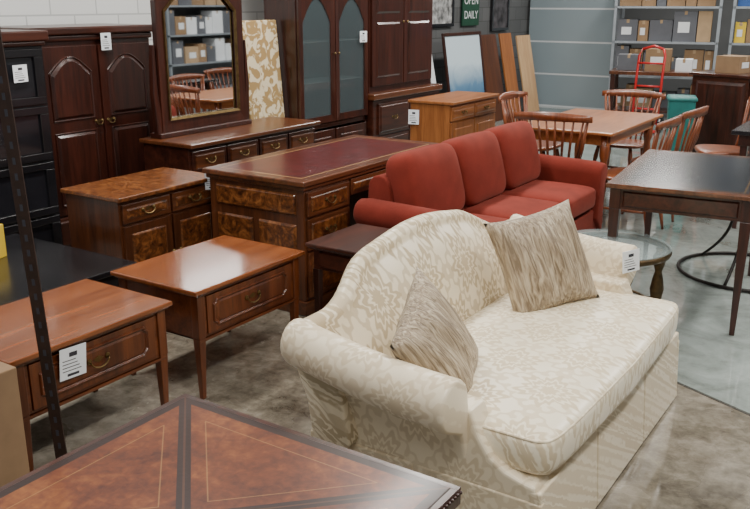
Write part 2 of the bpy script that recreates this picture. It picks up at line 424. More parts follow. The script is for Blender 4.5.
s2=side_table((-2.765,2.785,0),'cherry side table with panelled drawer, beside a cream loveseat')
# ------------------------------------------------------------ rack upright, cardboard
q=M()
ps=[(-.02,-.02),(.022,-.02),(.022,-.014),(-.014,-.014),(-.014,.022),(-.02,.022)]
q.prism([(a,c) for a,c in ps],'z',0,2.3)
q.k=1
for i in range(44):
    q.box(-.004,.006,-.0206,-.0198,.06+i*.05,.082+i*.05)
o=q.obj('steel_upright',[RUST,INK],None,(-2.37,1.62,0),(.015,-.03,.5))
solo(o,'brown perforated steel angle upright standing before a side table','shelf post')
o=M().box(-.2,.2,-.24,.24,0,.56).box(-.205,.205,-.03,.03,.5,.565).obj('cardboard_box',CARD,None,(-2.57,1.24,0),bev=.004)
solo(o,'tall brown cardboard box beside a side table','box')
# ------------------------------------------------------------ loveseat
T=thing('loveseat','cream damask camelback loveseat with rolled arms and skirt','sofa',(-1.2,2.85,0))
def sm(t): t=max(0,min(1,t));return t*t*(3-2*t)
def ztop(y):
    a=abs(y);return .695+.12*sm((.70-a)/.36)+.055*sm((.52-a)/.5)
secs=[]
for j in range(57):
    y=-.82+1.64*j/56;z=ztop(y)
    lean=.03+.05*sm((z-.7)/.12)
    cx=-.40-lean;r=.042
    sec=[(-.24,y,.30),(-.27,y,.46),(-.31,y,.46+(z-.55)*.5)]
    sec+=[(-.33-lean*.6,y,z-.10)]
    for i in range(9):
        a=-.1+ (pi+.35)*i/8
        sec.append((cx+r*math.cos(a),y,z-r+r*math.sin(a)))
    yy=y*.93
    sec+=[(cx-r+.015,y,z-.13),(-.445,yy,.4),(-.42,yy,.12)]
    secs.append(sec)
M().loft(secs).obj('backrest',DAM_BACK,T,smooth=True,bev=.01)
for s in (-1,1):
    secs=[]
    for j in range(19):
        t=j/18;x=-.44+.60*t
        zc=.640-.078*t-.014*math.sin(pi*t);r=.076+.008*t
        yc=.845
        xb=x+.03*(1-t)
        sec=[(xb,s*.69,.25),(x,s*.74,.45)]
        for i in range(15):
            a=pi-(pi+1.25)*i/14
            sec.append((x,s*(yc+r*math.cos(a)),zc+r*math.sin(a)))
        sec+=[(x,s*.80,zc-.115),(xb,s*.765,.35),(xb,s*.755,.10)]
        secs.append(sec)
    M().loft(secs).obj('arm',DAM_ARM,T,smooth=True,bev=.012)
    poly=[(-.05,.52),(.165,.52),(.20,.44),(.24,.385),(.29,.352),(.35,.335),(.385,.33),(.395,.31),(.395,.08),(-.05,.08)]
    M().prism([(a,c) for a,c in poly],'y',min(s*.66,s*.765),max(s*.66,s*.765)).obj('arm_front',DAM_ARM,T,bev=.012,seg=3)
M().box(-.41,.385,-.74,.74,.06,.34).obj('base',DAM_ARM,T,bev=.02,seg=3)
def cf(p):
    x,y,z=p
    x2=x+(.075*(1-y*y) if x>0 else 0)
    if z>0: z=z*(1+.28*(1-x*x)*(1-y*y))
    return (x2,y,z)
M().sup((.07,0,.405),(.345,.735,.08),.36,.11,128,28,cf).obj('seat_cushion',DAM_SEAT,T,smooth=True)
def ring(z,k=1.0):
    pts=[]
    for i in range(128):
        t=2*pi*i/128;c_,s_=math.cos(t),math.sin(t)
        x=math.copysign(abs(c_)**.11,c_);y=math.copysign(abs(s_)**.11,s_)
        if x>0:x+=.075*(1-y*y)
        pts.append((.07+.345*.975*x,.735*.985*y,z))
    return pts
for z in (.456,.354): M().tube(ring(z),.0055,6,True).obj('piping',DAM_ARM,T,smooth=True)
yy=[-.772,-.27,.27,.772]
for i in range(3):
    M().hexa((.37,.425,yy[i]+.002,yy[i+1]-.002,.012),(.37,.405,yy[i]+.006,yy[i+1]-.006,.315)).obj('skirt',DAM_ARM,T,bev=.006,seg=3)
for s in (-1,1):
    for (xa,xb) in ((-.44,-.02),(-.014,.42)):
        y0,y1=sorted((s*.74,s*.785));y2,y3=sorted((s*.74,s*.770))
        M().hexa((xa,xb,y0,y1,.012),(xa,xb-.01,y2,y3,.28)).obj('skirt',DAM_ARM,T,bev=.006,seg=3)
M().hexa((-.455,-.42,-.775,.775,.012),(-.44,-.42,-.76,.76,.3)).obj('skirt',DAM_ARM,T,bev=.006,seg=3)
for sx in (-.38,.34):
    for sy in (-.70,.70): M().taper(sx,sy,0,.07,.03,.045).obj('leg',DK,T)
tag(T,(.17,.76,.60),.09,.10,-.6,0,.1)
# ------------------------------------------------------------ throw pillows
def pillow(loc,rot,label,sz=.23,th=.075):
    q=M();n=22;top=[];bot=[]
    for j in range(n+1):
        for i in range(n+1):
            u=-1+2*i/n;v=-1+2*j/n
            h=th*((1-u*u)**.42)*((1-v*v)**.42)*(1+.08*math.sin(9*u+3*v))
            y=u*sz*(1-.09*(1-v*v));z=v*sz*(1-.09*(1-u*u))
            top.append((h,y,z));bot.append((-h,y,z))
    fs=[]
    N=(n+1)**2
    for j in range(n):
        for i in range(n):
            a=j*(n+1)+i
            fs.append((a,a+1,a+n+2,a+n+1));fs.append((N+a,N+a+n+1,N+a+n+2,N+a+1))
    q.add(top+bot,fs)
    o=q.obj('throw_pillow',CRK,None,loc,rot,smooth=True)
    w=o.modifiers.new('w','WELD');w.merge_threshold=.0008
    solo(o,label,'pillow','crinkled beige throw pillows')
    return o
def prot(az,tilt,roll):
    return (Matrix.Rotation(az,3,'Z')@Matrix.Rotation(-tilt,3,'Y')@Matrix.Rotation(roll,3,'X')).to_euler()
pillow((-1.25,2.27,.605),prot(math.radians(8),math.radians(28),math.radians(22)),'crinkled beige throw pillow leaning against rolled arm of loveseat',.205,.075)
pillow((-1.27,3.19,.665),prot(math.radians(-32),math.radians(24),math.radians(8)),'crinkled beige throw pillow in back corner of loveseat',.22,.08)
# ------------------------------------------------------------ small dark end table
T=thing('end_table','small dark cherry end table beside red sofa','side table',(-2.25,3.38,0))
M().box(-.24,.24,-.23,.23,.545,.565).box(-.23,.23,-.22,.22,.535,.545).obj('top',DKH,T,bev=.005)
M().box(-.21,.21,-.2,.2,.43,.535).obj('apron',DKH,T,bev=.003)
d=M().fyn(-.20,-.212,-.17,.17,.445,.525,.006).obj('drawer',DKH,T)
M().box(-.2,.2,-.19,.19,.16,.175).obj('lower_shelf',DKH,T,bev=.003)
for sx in (-.195,.195):
    for sy in (-.185,.185): M().taper(sx,sy,0,.43,.024,.036).obj('leg',DK,T,bev=.002)
# ------------------------------------------------------------ red sofa
T=thing('sofa','rust red three-cushion upholstered sofa with rolled arms','sofa',(-2.32,4.91,0))
T.scale=(1.03,1.05,1)
M().box(-.38,.36,-.99,.99,.07,.27).obj('base',REDF,T,bev=.02,seg=3)
secs=[]
for j in range(21):
    y=-.86+1.72*j/20;z=.74
    sec=[(-.14,y,.25),(-.2,y,.5)]
    for i in range(7):
        a=0+pi*i/6;sec.append((-.29+.07*math.cos(a),y,z-.07+.07*math.sin(a)))
    sec+=[(-.375,y,.4),(-.375,y,.1)]
    secs.append(sec)
M().loft(secs).obj('backrest',REDF,T,smooth=True,bev=.01)
for s in (-1,1):
    secs=[]
    for j in range(13):
        t=j/12;x=-.37+.76*t;zc=.535-.02*t;r=.085
        if j==0 or j==12: r=.075
        sec=[(x,s*.84,.2),(x,s*.85,.45)]
        for i in range(11):
            a=pi-(pi+.9)*i/10
            sec.append((x,s*(.925+r*math.cos(a)),zc+r*math.sin(a)))
        sec+=[(x,s*.965,.42),(x,s*.965,.07)]
        secs.append(sec)
    M().loft(secs).obj('arm',REDF,T,smooth=True,bev=.015)
for k in range(3):
    y=-.56+.56*k
    M().sup((.09,y,.365),(.30,.277,.085),.35,.2,56,18,lambda p:(p[0],p[1],p[2]*(1+(.2*(1-p[0]**2)*(1-p[1]**2) if p[2]>0 else 0)))).obj('seat_cushion',REDF2,T,smooth=True)
    q=M().sup((0,0,0),(.10,.272,.23),.42,.3,48,22,lambda p:(p[0]*(1+.35*(1-p[1]**2)*(1-min(1,p[2]**2))),p[1],p[2]*(1-.04*(1-p[1]**2))))
    q.obj('back_cushion',REDF2,T,(-.155,y,.65),(0,-.26,0),smooth=True)
for sx in (-.32,.30):
    for sy in (-.92,.92): M().taper(sx,sy,0,.08,.03,.05).obj('leg',DK,T)
# ------------------------------------------------------------ pedestal desk
DX,DY=.375,.775
T=thing('desk','pedestal desk with red leather top and burl panels','desk',(-3.14,4.28,0))
m=inset_top('red_leather_top',DX,DY,.06,(.10,.03,.010),(.075,.006,.006))
M().box(-DX,DX,-DY,DY,.74,.77).obj('top',m,T,bev=.006,seg=3)
M().box(-DX+.015,DX-.015,-DY+.015,DY-.015,.715,.74).obj('moulding',MIDH,T,bev=.006)
q=M();q.box(-DX+.03,DX-.03,-DY+.03,-DY+.46,.08,.715);q.box(-DX+.03,DX-.03,DY-.46,DY-.03,.08,.715);q.box(-DX+.03,DX-.045,-DY+.46,DY-.46,.60,.715)
q.k=1
q.fyn(-DY+.03,-DY+.018,-DX+.08,-.02,.14,.52,.012);q.fyn(-DY+.03,-DY+.018,.02,DX-.08,.14,.52,.012);q.fyn(-DY+.03,-DY+.018,-DX+.08,DX-.08,.57,.69,.01)
q.obj('body',[MID,BURL],T,bev=.003)
M().box(-DX+.015,DX-.015,-DY+.015,-DY+.475,0,.08).obj('plinth',MIDH,T,bev=.006);M().box(-DX+.015,DX-.015,DY-.475,DY-.015,0,.08).obj('plinth',MIDH,T,bev=.006)
for y0 in (-DY+.05,DY-.44):
    for (z0,z1) in ((.10,.36),(.375,.55),(.565,.70)):
        drawer(T,DX-.03,y0,y0+.39,z0,z1,MIDH,BURL,handles=1)
drawer(T,DX-.045,-DY+.475,DY-.475,.61,.705,MIDH,BURL,handles=1)
# ------------------------------------------------------------ burl cabinet
T=thing('burl_cabinet','low burl walnut cabinet with two drawers over two doors','cabinet',(-3.77,3.285,0))
hx,hy=.24,.385
M().box(-hx,hx,-hy,hy,.675,.70).obj('top',BURLT,T,bev=.006,seg=3)
M().box(-hx+.02,hx-.03,-hy+.02,hy-.02,.06,.675).obj('body',MID,T,bev=.003)
M().box(-hx+.01,hx-.015,-hy+.01,hy-.01,0,.07).obj('plinth',MIDH,T,bev=.006)
for s in (0,1):
    y0=-hy+.035+s*(hy-.03)
    y1=y0+hy-.045
    drawer(T,hx-.03,y0,y1,.55,.655,MIDH,BURL)
    o=drawer(T,hx-.03,y0,y1,.10,.535,MID,BURL,hnd=False,name='door',frame=.045)
    knob(o,hx-.005,(y1-.02) if s==0 else (y0+.02),.33)
tag(T,(.25,.30,.68),.08,.10,-.5)
# ------------------------------------------------------------ black low table, small yellow carton
T=thing('black_table','low black lacquered table with bare top','table',(-3.72,1.98,0))
M().box(-.5,.5,-.75,.75,.42,.45).obj('top',EBON,T,bev=.005)
M().box(-.46,.46,-.71,.71,.34,.42).obj('apron',EBON,T,bev=.003)
for sx in (-.43,.43):
    for sy in (-.68,.68): M().taper(sx,sy,0,.34,.035,.05).obj('leg',EBON,T,bev=.003)
o=M().box(-.1,.1,-.07,.07,0,.17).obj('yellow_carton',YEL,None,(-3.93,2.34,.45),(0,0,.3),bev=.003);solo(o,'small yellow carton on black table','box')
# ------------------------------------------------------------ black stacked bookcase
T=thing('stacked_bookcase','black stacked cabinet with glazed doors','bookcase',(-4.78,2.82,0))
M().box(-.25,.22,-.46,.46,.03,1.47).obj('body',EBON,T,bev=.003)
M().box(-.27,.26,-.49,.49,1.47,1.53).box(-.26,.24,-.475,.475,1.44,1.47).obj('cornice',DKH,T,bev=.01,seg=3)
M().box(-.26,.235,-.47,.47,0,.06).obj('plinth',EBON,T,bev=.004)
for k in range(4):
    z0=.08+k*.34;z1=z0+.325
    d=M();d.box(.22,.245,-.44,.44,z0,z0+.045);d.box(.22,.245,-.44,.44,z1-.045,z1);d.box(.22,.245,-.44,-.38,z0+.045,z1-.045);d.box(.22,.245,.38,.44,z0+.045,z1-.045)
    d.k=1;d.box(.222,.23,-.38,.38,z0+.045,z1-.045)
    o=d.obj('door',[EBON,BLKM],T,bev=.003);knob(o,.245,0,z0+.022,.012,BLKM)
tag(T,(.255,.27,1.29),.11,.10,.2)
# ------------------------------------------------------------ panelled wardrobe
T=thing('wardrobe','dark cherry cabinet with two arched panel doors','cabinet',(-4.98,3.80,0))
hy=.47
M().box(-.26,.26,-hy,hy,.09,1.46).obj('body',DK,T,bev=.004)
M().box(-.28,.30,-hy-.03,hy+.03,1.49,1.54).box(-.27,.28,-hy-.015,hy+.015,1.45,1.49).obj('cornice',DKH,T,bev=.012,seg=3)
M().box(-.27,.285,-hy-.015,hy+.015,0,.1).obj('plinth',DKH,T,bev=.008)
for s in (-1,1):
    y0,y1=sorted((s*.008,s*(hy-.02)))
    d=M().box(.26,.28,y0,y1,.34,1.42)
    a=.055
    def layered(f):
        d.loft([[(.28,)+t for t in f(0)],[(.289,)+t for t in f(.006)],[(.281,)+t for t in f(.014)],[(.295,)+t for t in f(.032)]])
    layered(lambda i:arch_poly(y0+a+i,y1-a-i,.95+i,1.36-i,.10-.2*i))
    layered(lambda i:[(y0+a+i,.40+i),(y1-a-i,.40+i),(y1-a-i,.88-i),(y0+a+i,.88-i)])
    o=d.obj('door',DK,T,bev=.002);handle(o,.295,s*.05,.93,.05)
drawer(T,.26,-hy+.02,hy-.02,.11,.325,DKH,DKH,handles=2)
tag(T,(.30,.06,1.44),.09,.11,.1)
# ------------------------------------------------------------ dresser with mirror
T=thing('dresser','dark cherry dresser with rows of drawers','dresser',(-4.27,4.63,0))
hy=.70
M().box(-.25,.25,-hy,hy,.77,.80).obj('top',MIDH,T,bev=.008,seg=3)
M().box(-.23,.20,-hy+.02,hy-.02,.08,.77).obj('body',DKH,T,bev=.003)
M().box(-.24,.225,-hy+.01,hy-.01,0,.1).obj('plinth',DKH,T,bev=.006)
for r,(z0,z1) in enumerate(((.60,.745),(.36,.585),(.12,.345))):
    nn=4 if r==0 else 2
    w=(2*hy-.06)/nn
    for k in range(nn): drawer(T,.20,-hy+.03+k*w+.006,-hy+.03+(k+1)*w-.006,z0,z1,DKH,MIDH,handles=1 if r==0 else 2)
T=thing('dresser_mirror','arched dark cherry framed mirror standing on dresser','mirror',(-4.42,4.45,.80))
def arc(hw,z0,zt,rise,n=16):
    pts=[(-hw,z0),(hw,z0)]
    for i in range(n+1):
        t=i/n;pts.append((hw-2*hw*t,zt-rise+rise*math.sin(pi*t)))
    return pts
def framering(q,out,inn,x0,x1):
    n=len(out)
    q.add([(x0,)+p for p in out]+[(x0,)+p for p in inn]+[(x1,)+p for p in out]+[(x1-.005,)+p for p in inn],
     [(i,(i+1)%n,n+(i+1)%n,n+i) for i in range(n)]+[(2*n+i,2*n+(i+1)%n,3*n+(i+1)%n,3*n+i) for i in range(n)]+[(i,(i+1)%n,2*n+(i+1)%n,2*n+i) for i in range(n)]+[(n+i,n+(i+1)%n,3*n+(i+1)%n,3*n+i) for i in range(n)])
q=M()
framering(q,arc(.42,.03,1.12,.22),arc(.345,.12,1.03,.20),0,.04)
q.obj('frame',DK,T)
q=M();framering(q,arc(.352,.112,1.038,.202),arc(.335,.13,1.02,.196),.03,.046);q.obj('frame_edge',BRASS,T,label='thin gilt inner edge')
M().prism(arc(.35,.115,1.035,.20),'x',.008,.018).obj('mirror_glass',MIRR,T)
q=M();q.box(-.05,.06,-.46,.46,0,.035)
for s in (-1,1):
    q.prism([(s*.40,.03),(s*.46,.03),(s*.475,.3),(s*.455,.62),(s*.44,.62),(s*.435,.3)],'x',-.01,.035)
q.obj('stand',DK,T,bev=.006)
# ------------------------------------------------------------ leaning patterned screen and boards
m,nt,b=newmat('cream_pattern_fabric');v=coords(nt)
nt.links.new(ramp(nt,noise(nt,v,10,2,1.5),[(.46,(.70,.60,.41)),(.52,(.36,.23,.09))]),b.inputs['Base Color']);b.inputs['Roughness'].default_value=.8
o=M().box(-.02,.02,-.22,.22,0,1.55).obj('fabric_panel',m,None,(-4.66,5.50,0),(0,-.08,0),bev=.01);solo(o,'cream and gold patterned fabric screen panel leaning upright','screen')
o=M().box(-.012,.012,-.05,.05,0,1.5).obj('brown_board',CARD,None,(-4.9,5.15,0),(0,-.12,0));solo(o,'plain brown board leaning behind dresser','board')
# ------------------------------------------------------------ curio cabinet
T=thing('curio_cabinet','tall dark wood curio cabinet with arched glass doors','cabinet',(-4.82,6.30,0))
hy=.53
q=M();q.box(-.12,-.1,-hy,hy,.1,2.05);q.box(-.1,.22,-hy,-hy+.03,.1,2.05);q.box(-.1,.22,hy-.03,hy,.1,2.05);q.box(-.1,.22,-hy,hy,.6,.64);q.box(-.1,.22,-hy,hy,2.02,2.05);q.box(-.1,.22,-hy,hy,.08,.11)
q.obj('body',DK,T,bev=.003)
q=M();q.prism([(-hy-.04,2.05),(hy+.04,2.05),(hy+.04,2.12)]+[((hy+.04)*math.cos(pi*i/16),2.12+.16*math.sin(pi*i/16)) for i in range(17)]+[(-hy-.04,2.12)],'x',-.12,.27);q.obj('bonnet',DKH,T,bev=.008)
M().box(-.13,.25,-hy-.02,hy+.02,0,.1).obj('plinth',DKH,T,bev=.008)
for z in (1.0,1.35,1.7): M().box(-.09,.19,-hy+.035,hy-.035,z,z+.008).obj('shelf',GLASS,T)
for s in (-1,1):
    y0,y1=sorted((s*.005,s*(hy-.01)))
    d=M();n=14
    outp=[(y0,.65),(y1,.65)]+[(y1+(y0-y1)*i/n,2.0) for i in range(n+1)]
    inp=arch_poly(y0+.06,y1-.06,.71,1.72,.20,n)
    framering(d,outp,inp,.22,.245)
    d.k=1;d.box(.228,.234,y0+.03,y1-.03,.69,1.96)
    o=d.obj('door',[DK,CGLASS],T);knob(o,.245,s*.03,1.25,.012)
    y0,y1=sorted((s*.01,s*(hy-.03)))
    drawer(T,.22,y0,y1,.12,.58,DK,DK,hnd=False,name='door',frame=.06)
tag(T,(.26,.42,1.38),.09,.10,-.2)
# ------------------------------------------------------------ armoire
T=thing('armoire','tall dark red cherry armoire with panelled doors','wardrobe',(-4.87,7.50,0))
hy=.6
M().box(-.25,.25,-hy,hy,.78,2.3).obj('body',DK,T,bev=.004)
M().box(-.27,.33,-hy-.05,hy+.05,.06,.78).obj('base',DKH,T,bev=.008)
M().box(-.28,.36,-hy-.07,hy+.07,.78,.84).obj('moulding',MIDH,T,bev=.012,seg=3)
M().box(-.28,.35,-hy-.06,hy+.06,0,.08).obj('plinth',DKH,T,bev=.01)
for s in (-1,1):
    y0,y1=sorted((s*.008,s*(hy-.03)))
    d=M().box(.25,.272,y0,y1,.9,2.25).fx(.272,.284,y0+.07,y1-.07,.98,1.5,.02).fx(.272,.284,y0+.07,y1-.07,1.58,2.18,.02)
    o=d.obj('door',DK,T,bev=.002);knob(o,.275,s*.04,1.5,.014)
    for (z0,z1) in ((.12,.42),(.44,.74)): drawer(T,.33,y0,y1,z0,z1,DKH,DKH)
M().box(-.28,.33,-hy-.05,hy+.05,2.3,2.38).obj('cornice',DKH,T,bev=.015)
# ------------------------------------------------------------ oak sideboard
T=thing('oak_sideboard','honey oak sideboard with two panel doors','cabinet',(-3.76,7.05,0))
hy=.47
M().box(-.23,.23,-hy,hy,.825,.85).obj('top',OAKH,T,bev=.006)
M().box(-.21,.19,-hy+.02,hy-.02,.08,.825).obj('body',OAK,T,bev=.003)
M().box(-.21,.205,-hy+.01,hy-.01,0,.09).obj('plinth',OAKH,T,bev=.003)
for s in (0,1):
    y0=-hy+.03+s*(hy-.025);y1=y0+hy-.035
    drawer(T,.19,y0,y1,.68,.80,OAKH,OAKH)
    o=drawer(T,.19,y0,y1,.11,.665,OAK,OAK,hnd=False,name='door',frame=.05);knob(o,.215,(y1-.02) if s==0 else (y0+.02),.42)
tag(T,(-.16,-.475,.70),.10,.13,-pi/2+.2)
# ------------------------------------------------------------ dark writing table
T=thing('writing_table','dark wood writing table with black leather inset top','table',(-1.12,5.08,0),math.radians(6))
hx,hy=.38,.62
m=inset_top('black_leather_top',hx,hy,.055,(.11,.038,.015),(.016,.020,.026),(.12,.07,.03),.2,.22)
M().box(-hx,hx,-hy,hy,.735,.76).obj('top',m,T,bev=.005)
q=M();ix,iy=hx-.03,hy-.03
q.box(-ix,ix,-iy,-iy+.02,.62,.735);q.box(-ix,ix,iy-.02,iy,.62,.735);q.box(-ix,-ix+.02,-iy+.02,iy-.02,.62,.735);q.box(ix-.02,ix,-iy+.02,iy-.02,.62,.735)
q.obj('apron',DKH,T,bev=.002)
q=M().fyn(-iy,-iy-.008,-ix+.06,ix-.06,.635,.72,.008);o=q.obj('drawer',DKH,T)
for sx in (-1,1):
    for sy in (-1,1): M().taper(sx*(ix-.02),sy*(iy-.02),0,.62,.026,.055).box(sx*(ix-.02)-.0285,sx*(ix-.02)+.0285,sy*(iy-.02)-.0285,sy*(iy-.02)+.0285,.62,.735).obj('leg',DK,T,bev=.003)
# ------------------------------------------------------------ round glass table
T=thing('glass_table','small round glass-top table on ornate bronze legs','side table',(-1.34,4.34,0))
M().lathe([(.29,.448),(.30,.452),(.30,.458),(.29,.462)],(0,0,0),48).obj('glass_top',GLASS,T,smooth=False)
q=M();q.tube([(.285*math.cos(2*pi*i/40),.285*math.sin(2*pi*i/40),.432) for i in range(40)],.017,8,True);q.obj('rim',BRONZE,T,smooth=True)
for k in range(4):
    a=-.95+k*pi/2
    M().lathe([(.014,0),(.032,.02),(.024,.05),(.018,.08),(.028,.14),(.038,.2),(.028,.26),(.018,.3),(.03,.34),(.036,.38),(.022,.41),(.024,.43)],(.26*math.cos(a),.26*math.sin(a),0),14).obj('leg',BRONZE,T,smooth=True)
q=M();q.tube([(.2*math.cos(2*pi*i/32),.2*math.sin(2*pi*i/32),.15) for i in range(32)],.008,6,True)
for k in range(4):
    a=-.95+k*pi/2;q.tube([(.2*math.cos(a),.2*math.sin(a),.15),(.25*math.cos(a),.25*math.sin(a),.15)],.007,6)
q.obj('stretcher',BRONZE,T,smooth=True)
# iron hoop stand
T=thing('iron_stand','round black wrought iron table base on floor','table base',(-.88,5.72,0))
q=M();q.tube([(.42*math.cos(2*pi*i/56),.42*math.sin(2*pi*i/56),.014) for i in range(56)],.012,8,True);q.obj('ring',IRON,T,smooth=True)
for k in range(3):
    a=2*pi*k/3+.4
    pts=[((.42-.34*math.sin(t*pi/2)*(1-.3*t))*math.cos(a),(.42-.34*math.sin(t*pi/2)*(1-.3*t))*math.sin(a),.014+.42*t) for t in [i/10 for i in range(11)]]
    M().tube(pts,.010,8).obj('strut',IRON,T,smooth=True)
q=M();q.tube([(.18*math.cos(2*pi*i/32),.18*math.sin(2*pi*i/32),.434) for i in range(32)],.010,8,True);q.obj('top_ring',IRON,T,smooth=True)
# ------------------------------------------------------------ dining table
T=thing('dining_table','light cherry wood dining table','dining table',(-2.40,6.93,0))
M().box(-.40,.40,-.68,.68,.725,.75).obj('top',TABW,T,bev=.008,seg=3)
q=M();q.box(-.34,.34,-.60,-.58,.64,.725);q.box(-.34,.34,.58,.60,.64,.725);q.box(-.34,-.32,-.58,.58,.64,.725);q.box(.32,.34,-.58,.58,.64,.725);q.obj('apron',TABW,T,bev=.002)
for sx in (-.31,.31):
    for sy in (-.57,.57): M().lathe([(.018,0),(.03,.04),(.022,.1),(.036,.4),(.026,.52),(.038,.56),(.038,.725)],(sx,sy,0),14).obj('leg',CHAIRW,T,smooth=True)
# ------------------------------------------------------------ windsor chairs (facing +x)
C=thing('windsor_chair','red-brown spindle-back Windsor chair at dining table','chair',(-2.46,6.36,0),math.radians(97),'Windsor chairs around the dining table')
def wf(p): return (p[0]*(1-.08*p[1]*p[1]),p[1]*(1+.06*p[0]),p[2]*(1-.0*p[0]))
M().sup((0,0,.435),(.22,.235,.022),.5,.55,40,10,wf).obj('seat',CHAIRW,C,smooth=True)
for sx in (-1,1):
    for sy in (-1,1):
        a=Vector((sx*.145,sy*.15,.425));b_=Vector((sx*.21,sy*.205,.0))
        pts=[a.lerp(b_,t/8) for t in range(9)]
        M().tube(pts,[.013,.018,.021,.016,.021,.019,.015,.012,.010],10).obj('leg',CHAIRW,C,smooth=True)
q=M()
for sy in (-1,1): q.tube([(-.178,sy*.178,.2),(-.09,sy*.18,.2),(0,sy*.18,.2),(.09,sy*.18,.2),(.178,sy*.178,.2)],[.008,.011,.014,.011,.008],8)
q.tube([(0,-.18,.2),(0,0,.2),(0,.18,.2)],[.009,.013,.009],8);q.obj('stretcher',CHAIRW,C,smooth=True)
q=M()
for i in range(8):
    t=-1+2*i/7
    q.tube([(-.17-.02*(1-t*t),t*.17,.445),(-.20-.04*(1-t*t),t*.20,.66),(-.235-.05*(1-t*t),t*.235,.84)],[.009,.011,.007],8)
for t in (-1,1): q.tube([(-.15,t*.185,.445),(-.195,t*.225,.62),(-.225,t*.265,.85)],[.013,.017,.011],8)
secs=[]
for i in range(13):
    t=-1+2*i/12;x=-.232-.055*(1-t*t);y=t*.30;zz=.853+.012*(1-t*t);hh=.024+.010*(1-t*t)
    secs.append([(x-.01,y,zz-hh),(x+.01,y,zz-hh),(x+.004,y,zz+hh),(x-.014,y,zz+hh)])
q.loft(secs);q.obj('backrest',CHAIRW,C,smooth=True)
for (x,y,r) in ((-3.03,7.25,0),(-2.42,7.80,-93),(-1.86,6.35,180),(-1.84,7.05,176),(-1.55,7.9,200)):
    clone(C,(x,y,0),math.radians(r))
# ------------------------------------------------------------ right: black table and dark sideboard
T=thing('black_topped_table','dark table with glossy black top','table',(-.86,7.35,0))
M().box(-.42,.42,-.55,.55,.735,.765).obj('top',EBON,T,bev=.004)
M().box(-.37,.37,-.5,.5,.65,.735).obj('apron',DKH,T,bev=.003)
for sx in (-.33,.33):
    for sy in (-.46,.46): M().taper(sx,sy,0,.65,.03,.05).obj('leg',DK,T)
T=thing('buffet_cabinet','dark cherry buffet cabinet with doors','cabinet',(-1.75,9.9,0),-.3)
M().box(-.35,.35,-.6,.6,.95,.98).obj('top',DKH,T,bev=.006)
M().box(-.32,.3,-.57,.57,.06,.95).obj('body',DKH,T,bev=.004)
M().box(-.33,.32,-.58,.58,0,.08).obj('plinth',DKH,T,bev=.004)
for k in range(3): 
    o=drawer(T,.3,-.55+k*.367,-.55+(k+1)*.367-.01,.1,.92,DK,DK,hnd=False,name='door',frame=.05);knob(o,.325,-.55+(k+1)*.367-.05,.5)
q=M();q.fyn(-.57,-.585,-.27,.27,.12,.9,.03).obj('side_panel',DK,T)
# ------------------------------------------------------------ far: shelving and clutter
def shelving(loc,rz,w,levels,hz,label):
    T=thing('steel_shelving',label,'shelving',loc,rz)
    for sx in (-.22,.22):
        for sy in (-w/2,w/2): M().box(sx-.02,sx+.02,sy-.02,sy+.02,0,hz).obj('post',STEEL,T)
    for z in levels: M().box(-.24,.24,-w/2-.02,w/2+.02,z-.03,z).obj('shelf',STEEL,T)
    return T
def carton(loc,rz,bd,bw,bh,mt,place,group=None):
    q=M().box(-bd/2,bd/2,-bw/2,bw/2,0,bh);q.k=1;q.box(-bd/2-.001,bd/2+.001,-.02,.02,bh-.05,bh+.001)
    if random.random()<.5:q.k=2;q.box(bd/2,bd/2+.002,-bw*.3,bw*.2,bh*.3,bh*.65)
    o=q.obj('storage_box',[mt,CARDL,WHT],None,loc,(0,0,rz),bev=.004)
    lab={CARD:'brown cardboard',CARDL:'light cardboard',WHT:'white',GREY:'dark grey',BLUE:'blue plastic',YEL:'yellow',REDP:'red'}[mt]
    solo(o,lab+' storage box '+place,'box',group)
def boxes(loc,rz,w,levels,gap,group,dark=False):
    R=Matrix.Rotation(rz,3,'Z')
    for z in levels:
        y=-w/2+.04
        while y<w/2-.15:
            bw=random.uniform(.13,.34);bh=random.uniform(.25,gap);bd=random.uniform(.26,.38)
            if y+bw>w/2-.03: bw=w/2-.03-y
            p=R@Vector((0,y+bw/2,0))
            mt=random.choice([CARD,CARDL,CARD,CARD,GREY,GREY,CARDL,WHT]+([] if dark else [BLUE,YEL,REDP,WHT]))
            carton((loc[0]+p.x,loc[1]+p.y,z),rz,bd,bw,bh,mt,'on steel shelving',group)
            y+=bw+.012
shelving((-3.58,13.3,0),-pi/2+.2,1.45,[.12,.62,1.12,1.62,2.12],2.5,'grey steel shelving loaded with cartons')
boxes((-3.58,13.3),-pi/2+.2,1.45,[.12,.62,1.12,1.62],.44,'boxes on the steel shelving',True)
shelving((-1.9,13.6,0),-pi/2+.2,1.6,[.12,.62,1.12,1.62,2.12],2.5,'grey steel shelving with coloured bins')
boxes((-1.9,13.6),-pi/2+.2,1.6,[.12,.62,1.12,1.62],.44,'boxes on the second steel shelving')
shelving((2.75,12.0,0),pi,2.6,[.12,.62,1.12,1.62,2.12],2.5,'grey steel shelving of cartons along the side wall')
boxes((2.75,12.0),pi,2.6,[.62,1.12,1.62,2.12],.42,'boxes on the side wall shelving',True)
T=thing('workbench','dark wooden workbench holding cartons before steel shelving','workbench',(-3.45,12.45,0),.2)
M().box(-.6,.6,-.28,.28,.70,.75).obj('top',MIDH,T,bev=.004)
M().box(-.52,.52,-.22,.22,.18,.21).obj('lower_shelf',DKH,T,bev=.003)
for sx in (-.55,.55):
    for sy in (-.23,.23): M().box(sx-.03,sx+.03,sy-.03,sy+.03,0,.70).obj('leg',DK,T)
